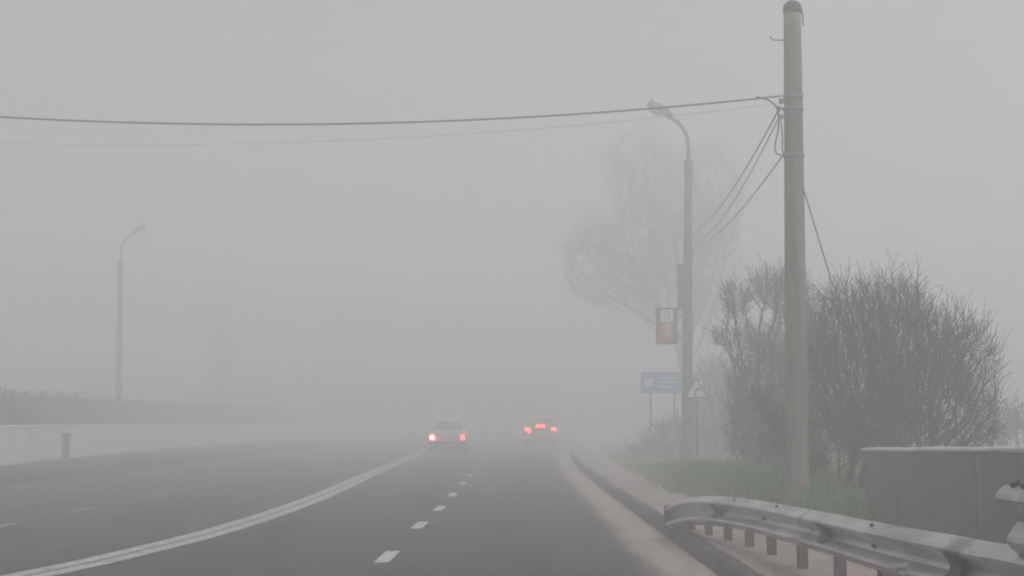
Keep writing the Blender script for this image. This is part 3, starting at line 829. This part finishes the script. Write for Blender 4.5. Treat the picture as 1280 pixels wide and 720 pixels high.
def colonise(roots, hulls, n, step, infl, kill, seed, r0=.004, iters=140, twigs=2, tl=(.15, .4), up=.25, clump=.9, cs=1.0, tipr=.0035, trunk_r=.03, pexp=2.25):
    """branches grow towards points scattered through the crown's hulls; returns polylines like grow()"""
    rnd = random.Random(seed)
    V_ = [h[3] * h[4] * h[5] for h in hulls]; tot = sum(V_); att = []
    for h, v in zip(hulls, V_):
        k = 0
        while k < n * v / tot:
            p = Vector((rnd.uniform(-1, 1), rnd.uniform(-1, 1), rnd.uniform(-1, 1)))
            if p.length > 1: continue
            q = Vector((h[0] + p.x * h[3], h[1] + p.y * h[4], h[2] + p.z * h[5]))
            f = math.sin(q.x * 4.1 * cs + seed) * math.sin(q.y * 2.1 * cs - seed) * math.sin(q.z * 3.7 * cs + q.x * 1.3 * cs)
            k += 1
            if f > clump * rnd.uniform(.2, 1.0) or q.z < roots[0][2] + .05: continue
            att.append(q)
    pos = [Vector(r) for r in roots]; par = [-1] * len(pos)
    for _ in range(iters):
        if not att: break
        kd = KDTree(len(pos))
        for i_, p in enumerate(pos): kd.insert(p, i_)
        kd.balance()
        acc = {}; keep = []
        for a in att:
            co, idx, dist = kd.find(a)
            if dist < kill: continue
            keep.append(a)
            if dist < infl: acc.setdefault(idx, []).append((a - co).normalized())
        att = keep
        if not acc: break
        for idx, ds in acc.items():
            d = sum(ds, Vector()).normalized() + Vector((rnd.gauss(0, .16), rnd.gauss(0, .16), rnd.gauss(0, .16)))
            if par[idx] >= 0: d += (pos[idx] - pos[par[idx]]).normalized() * .45
            pos.append(pos[idx] + d.normalized() * step); par.append(idx)
    N_ = len(pos); ch = [[] for _ in range(N_)]
    for i_, p in enumerate(par):
        if p >= 0: ch[p].append(i_)
    rad = [0.] * N_
    for i_ in range(N_ - 1, -1, -1):
        rad[i_] = r0 if not ch[i_] else sum(rad[c_] ** pexp for c_ in ch[i_]) ** (1 / pexp)
    out = []; stack = [(i_, -1) for i_ in range(N_) if par[i_] < 0]
    while stack:
        i_, p = stack.pop()
        pts, rr = ([pos[p]], [min(rad[p], rad[i_] * 1.1)]) if p >= 0 else ([], [])
        cur = i_
        while True:
            pts.append(pos[cur]); rr.append(rad[cur])
            if not ch[cur]: break
            ch[cur].sort(key=lambda c_: -rad[c_])
            for c_ in ch[cur][1:]: stack.append((c_, cur))
            cur = ch[cur][0]
        if len(pts) < 2: continue
        out.append((pts, rr, 0 if rr[0] > trunk_r else 2))
    cen = Vector((sum(h[0] * v for h, v in zip(hulls, V_)) / tot, sum(h[1] * v for h, v in zip(hulls, V_)) / tot, roots[0][2]))
    for i_ in range(N_):
        if rad[i_] > r0 * 3.2: continue
        k_ = twigs if ch[i_] else twigs + 1
        for _ in range(k_):
            if rnd.random() < .25: continue
            o = (pos[i_] - cen).normalized()
            g_ = (pos[i_] - pos[par[i_]]).normalized() if par[i_] >= 0 else Vector((0, 0, 1))
            d = (o * .5 + g_ * .7 + Vector((rnd.gauss(0, .55), rnd.gauss(0, .55), rnd.gauss(0, .5) + up))).normalized()
            L_ = rnd.uniform(*tl) * (1.6 if not ch[i_] and d.z > .45 and rnd.random() < .5 else (.6 if abs(d.z) < .25 else 1.0)); m_ = d + Vector((rnd.gauss(0, .2), rnd.gauss(0, .2), rnd.gauss(0, .2) + up * .5))
            p1 = pos[i_] + d * L_ * .5; p2 = p1 + m_.normalized() * L_ * .5
            out.append(([pos[i_], p1, p2], [tipr, tipr * .85, tipr * .6], 3))
    return out
def hull(px, py, Y, rx, ry, depth):
    c = at(px, py, Y); k = Y / F
    return (c.x, c.y, c.z, rx * k, depth, ry * k)
def fit(br, cx, cy, width, height, z0=.05):
    xs = sorted(p.x for b in br for p in b[0]); zs_ = sorted(p.z for b in br for p in b[0])
    k = len(xs); lo, hi = xs[int(k * .006)], xs[int(k * .994)]; zt = zs_[int(k * .996)]
    sx, sz = width / (hi - lo), height / zt; mx = (lo + hi) / 2
    return [([Vector((cx + (p.x - mx) * sx, cy + p.y * sx, z0 + p.z * sz)) for p in b[0]], b[1], b[2]) for b in br]
def tree(name, label, cat, br, mb, mtw, split=1, tipmin=.0, group=None, leaves=None, lm=None, rscale=1.):
    b0 = br[0][0][0]
    root = thing(name, label, cat, (b0.x, b0.y, .06), group)
    t, c = MB(), MB()
    for pts, rads, lvl in br:
        rr = [max(x * rscale, tipmin) for x in rads]
        (t if lvl <= split else c).tube(pts, rr, 7 if lvl == 0 else (5 if lvl == 1 else 3), cap=lvl < 2)
    t.build('trunk', mb, root, smooth=True, fix=False)
    c.build('crown', mtw, root, fix=False)
    if leaves: leaves.build('foliage', lm, root, fix=False)
    return root
def fan(n, ang, L0, L1, seed, r=.05, rad=.5):
    rnd = random.Random(seed); out = []
    for i in range(n):
        a = 2 * PI * i / n + rnd.uniform(-.3, .3); t = ang * rnd.uniform(.15, 1.0)
        out.append(((rad * rnd.uniform(.2, 1) * math.cos(a), rad * rnd.uniform(.2, 1) * math.sin(a), 0), (math.sin(t) * math.cos(a), math.sin(t) * math.sin(a), math.cos(t)), rnd.uniform(L0, L1), r * rnd.uniform(.7, 1.2)))
    return out
TG = 'bare trees and bushes at the right verge'
# the main bare bush
MY = 15.8
rt = [at(px, 583, MY + dy) for px, dy in ((1088, 0), (1100, .3), (1075, -.2), (1118, .2), (1140, -.1), (1060, .3), (1165, .25))]
for r_ in rt: r_.z = .5
br = colonise(rt, [hull(1112, 470, MY, 98, 118, 1.15), hull(1165, 478, MY - .1, 78, 100, 1.0), hull(1068, 450, MY + .2, 58, 98, .9), hull(1150, 545, MY, 92, 42, 1.0)],
              9800, .07, .5, .085, 5, clump=.55, cs=1.35, r0=.0036, twigs=3, tl=(.10, .34), up=.35, trunk_r=.018, tipr=.0030, pexp=2.08)
tree('bare_tree', 'large dense bare tree with a domed mass of twigs, right of the concrete pole', 'tree', br, M['bark'], M['bark'], 0, .0026, TG)
# fuzzier one behind the pole
FY = 22.0
rt = [at(px, 592, FY + dy) for px, dy in ((962, 0), (975, .3), (950, -.2), (990, .2))]
for r_ in rt: r_.z = .48
br = colonise(rt, [hull(962, 500, FY, 50, 92, .9), hull(985, 550, FY + .4, 75, 48, .8), hull(915, 425, FY, 22, 18, .4), hull(922, 378, FY, 18, 26, .4), hull(958, 365, FY, 20, 28, .5), hull(985, 375, FY, 24, 40, .6), hull(1010, 440, FY, 32, 80, .6)],
              9500, .08, .8, .088, 9, clump=.75, cs=1.2, r0=.0040, twigs=3, tl=(.10, .32), up=.3, trunk_r=.018, tipr=.0040)
lf = MB()
rn = random.Random(4)
for pts, rads, lvl in br:
    if lvl >= 3 and rn.random() < .5: leafcloud(lf, pts[-1], .08, .08, .13, 7, .006, .02)
tree('bushy_tree', 'blurred bushy tree with feathery clumps, left of the concrete pole', 'tree', br, M['bark'], M['bark_pale'], 0, .0034, TG, lf, M['leaf'])
# pale far bush at the right edge
c = at(1272, 540, 30)
br = grow((0, 0, 0), fan(9, R(60), 1.2, 1.8, 8, .03, .5), (.62, .6, .6, .6), (5, 5, 4, 2), (R(42), R(46), R(48), R(45)), (.05, .06, .06), 1., 4, 31)
br = fit(br, c.x, 30, 2.0, 2.2, .2)
tree('shrub', 'pale low shrub at the right edge, just beyond the large bare tree', 'shrub', br, M['bark'], M['bark'], 1, .006, TG)
# low brush under the main bush
c = at(1035, 575, 17.9)
br = grow((0, 0, 0), fan(14, R(70), .9, 1.5, 9, .022, 1.6), (.62, .6, .6, .6), (6, 6, 5, 2), (R(42), R(46), R(48), R(45)), (.05, .06, .06), 1., 4, 37)
br = fit(br, c.x + .12, 17.9, 2.2, 1.45, .48)
tree('thicket', 'dark low thicket filling the gap at the foot of the bare trees', 'thicket', br, M['bark'], M['bark'], 1, .006, TG)
# scrub behind the signs
SY_ = 40.5
rt = [Vector((at(px, 570, SY_).x, SY_ + dy, .1)) for px, dy in ((885, 0), (900, .5), (868, -.2), (845, .3), (820, 0), (800, .4), (915, .2))]
br = colonise(rt, [hull(892, 520, SY_, 36, 74, 1.4), hull(912, 540, SY_ + .5, 32, 55, 1.2), hull(842, 556, SY_ + .6, 40, 30, 1.4), hull(815, 568, SY_ + .9, 34, 16, 1.2)], 4000, .12, 1.0, .14, 21, clump=.75, cs=.8, r0=.006, twigs=3, tl=(.15, .45), up=.3, trunk_r=.025, tipr=.007)
tree('thicket', 'hazy scrub growing behind the triangular and blue signs', 'thicket', br, M['bark'], M['bark'], 0, .006, TG)
# tall ghostly tree behind the lamp
GY = 56.0
rt = [Vector((at(857, 545, GY).x, GY, .05))]
g0 = rt[0]
br = colonise([g0 + Vector((.02 * k * math.sin(k), 0, .3 * k)) for k in range(1)], [hull(855, 420, GY, 12, 130, .3), hull(838, 325, GY, 90, 100, 2.6), hull(762, 330, GY, 62, 62, 2.0), hull(800, 225, GY, 52, 62, 1.6), hull(885, 255, GY, 50, 80, 1.8)],
              7000, .22, 3.4, .24, 14, clump=.6, cs=.4, r0=.009, twigs=3, tl=(.3, .95), up=.25, trunk_r=.06, tipr=.0065)
tree('tall_tree', 'tall ghostly bare tree with a wide crown, behind the lamp post', 'tree', br, M['bark_pale'], M['bark_pale'], 0, .006, None)
# slender tree beyond the wall on the left
c = at(276, 520, 100)
br = grow((0, 0, 0), [((0, 0, 0), (0, 0, 1), 10.0, .20)], (.24, .6, .6), (40, 7, 5), (R(28), R(34), R(40)), (.05, .10, .10), 1., 3, 51, wob=.07)
br = fit(br, c.x, 100, 2.6, 13.0)
tree('slender_tree', 'slender upright tree barely visible in the fog beyond the pale wall', 'tree', br, M['bark'], M['bark'], 0, .012, None)

# ------------------------------------------------------------------ fog, sky, light
hz = MB(); hz.box((-345, -345, -1.1), (345, 345, 15.8))
hm = bpy.data.materials.new('fog'); hm.use_nodes = True
nt = hm.node_tree; nt.nodes.remove(nt.nodes['Principled BSDF'])
pv = nt.nodes.new('ShaderNodeVolumePrincipled')
pv.inputs['Color'].default_value = (.985, .99, 1.0, 1); pv.inputs['Density'].default_value = .0365; pv.inputs['Anisotropy'].default_value = .25
nt.links.new(pv.outputs[0], nt.nodes['Material Output'].inputs['Volume'])
tag(hz.build('haze', hm), kind='stuff')

SUN_EL, SUN_ROT = R(60), R(118)
w = bpy.data.worlds.new('World'); scene.world = w; w.use_nodes = True
nt = w.node_tree; bg = nt.nodes['Background']
sky = nt.nodes.new('ShaderNodeTexSky'); sky.sky_type = 'NISHITA'; sky.sun_disc = False
sky.sun_elevation = SUN_EL; sky.sun_rotation = SUN_ROT; sky.air_density = 1.0; sky.dust_density = 4.0
hs_ = nt.nodes.new('ShaderNodeHueSaturation'); hs_.inputs['Saturation'].default_value = .16
nt.links.new(sky.outputs[0], hs_.inputs['Color']); nt.links.new(hs_.outputs[0], bg.inputs['Color'])
bg.inputs['Strength'].default_value = .12
sl = bpy.data.lights.new('sun', 'SUN'); sl.energy = 1.4; sl.angle = R(25); sl.color = (1, .97, .93)
so = bpy.data.objects.new('sun', sl); COL.objects.link(so)
so.rotation_euler = (PI / 2 - SUN_EL, 0, -SUN_ROT + PI)     # direction to the sun: +Y rotated towards +X by SUN_ROT
so.rotation_euler = Vector((math.sin(SUN_ROT) * math.cos(SUN_EL), math.cos(SUN_ROT) * math.cos(SUN_EL), math.sin(SUN_EL))).to_track_quat('Z', 'Y').to_euler()

for o in bpy.data.objects:
    if '_o' in o: del o['_o']

vs = scene.view_settings
scene.display_settings.display_device = 'sRGB'
vs.view_transform = 'Standard'; vs.look = 'None'; vs.gamma = 1; vs.exposure = 0.01; vs.use_curve_mapping = False
cy = scene.cycles
cy.max_bounces = 10; cy.diffuse_bounces = 3; cy.glossy_bounces = 3; cy.volume_bounces = 7; cy.transmission_bounces = 2; cy.transparent_max_bounces = 8
cy.sample_clamp_indirect = 4; cy.use_denoising = True; cy.use_adaptive_sampling = True; cy.adaptive_threshold = .02
cy.caustics_reflective = False; cy.caustics_refractive = False
cy.filter_width = 1.9
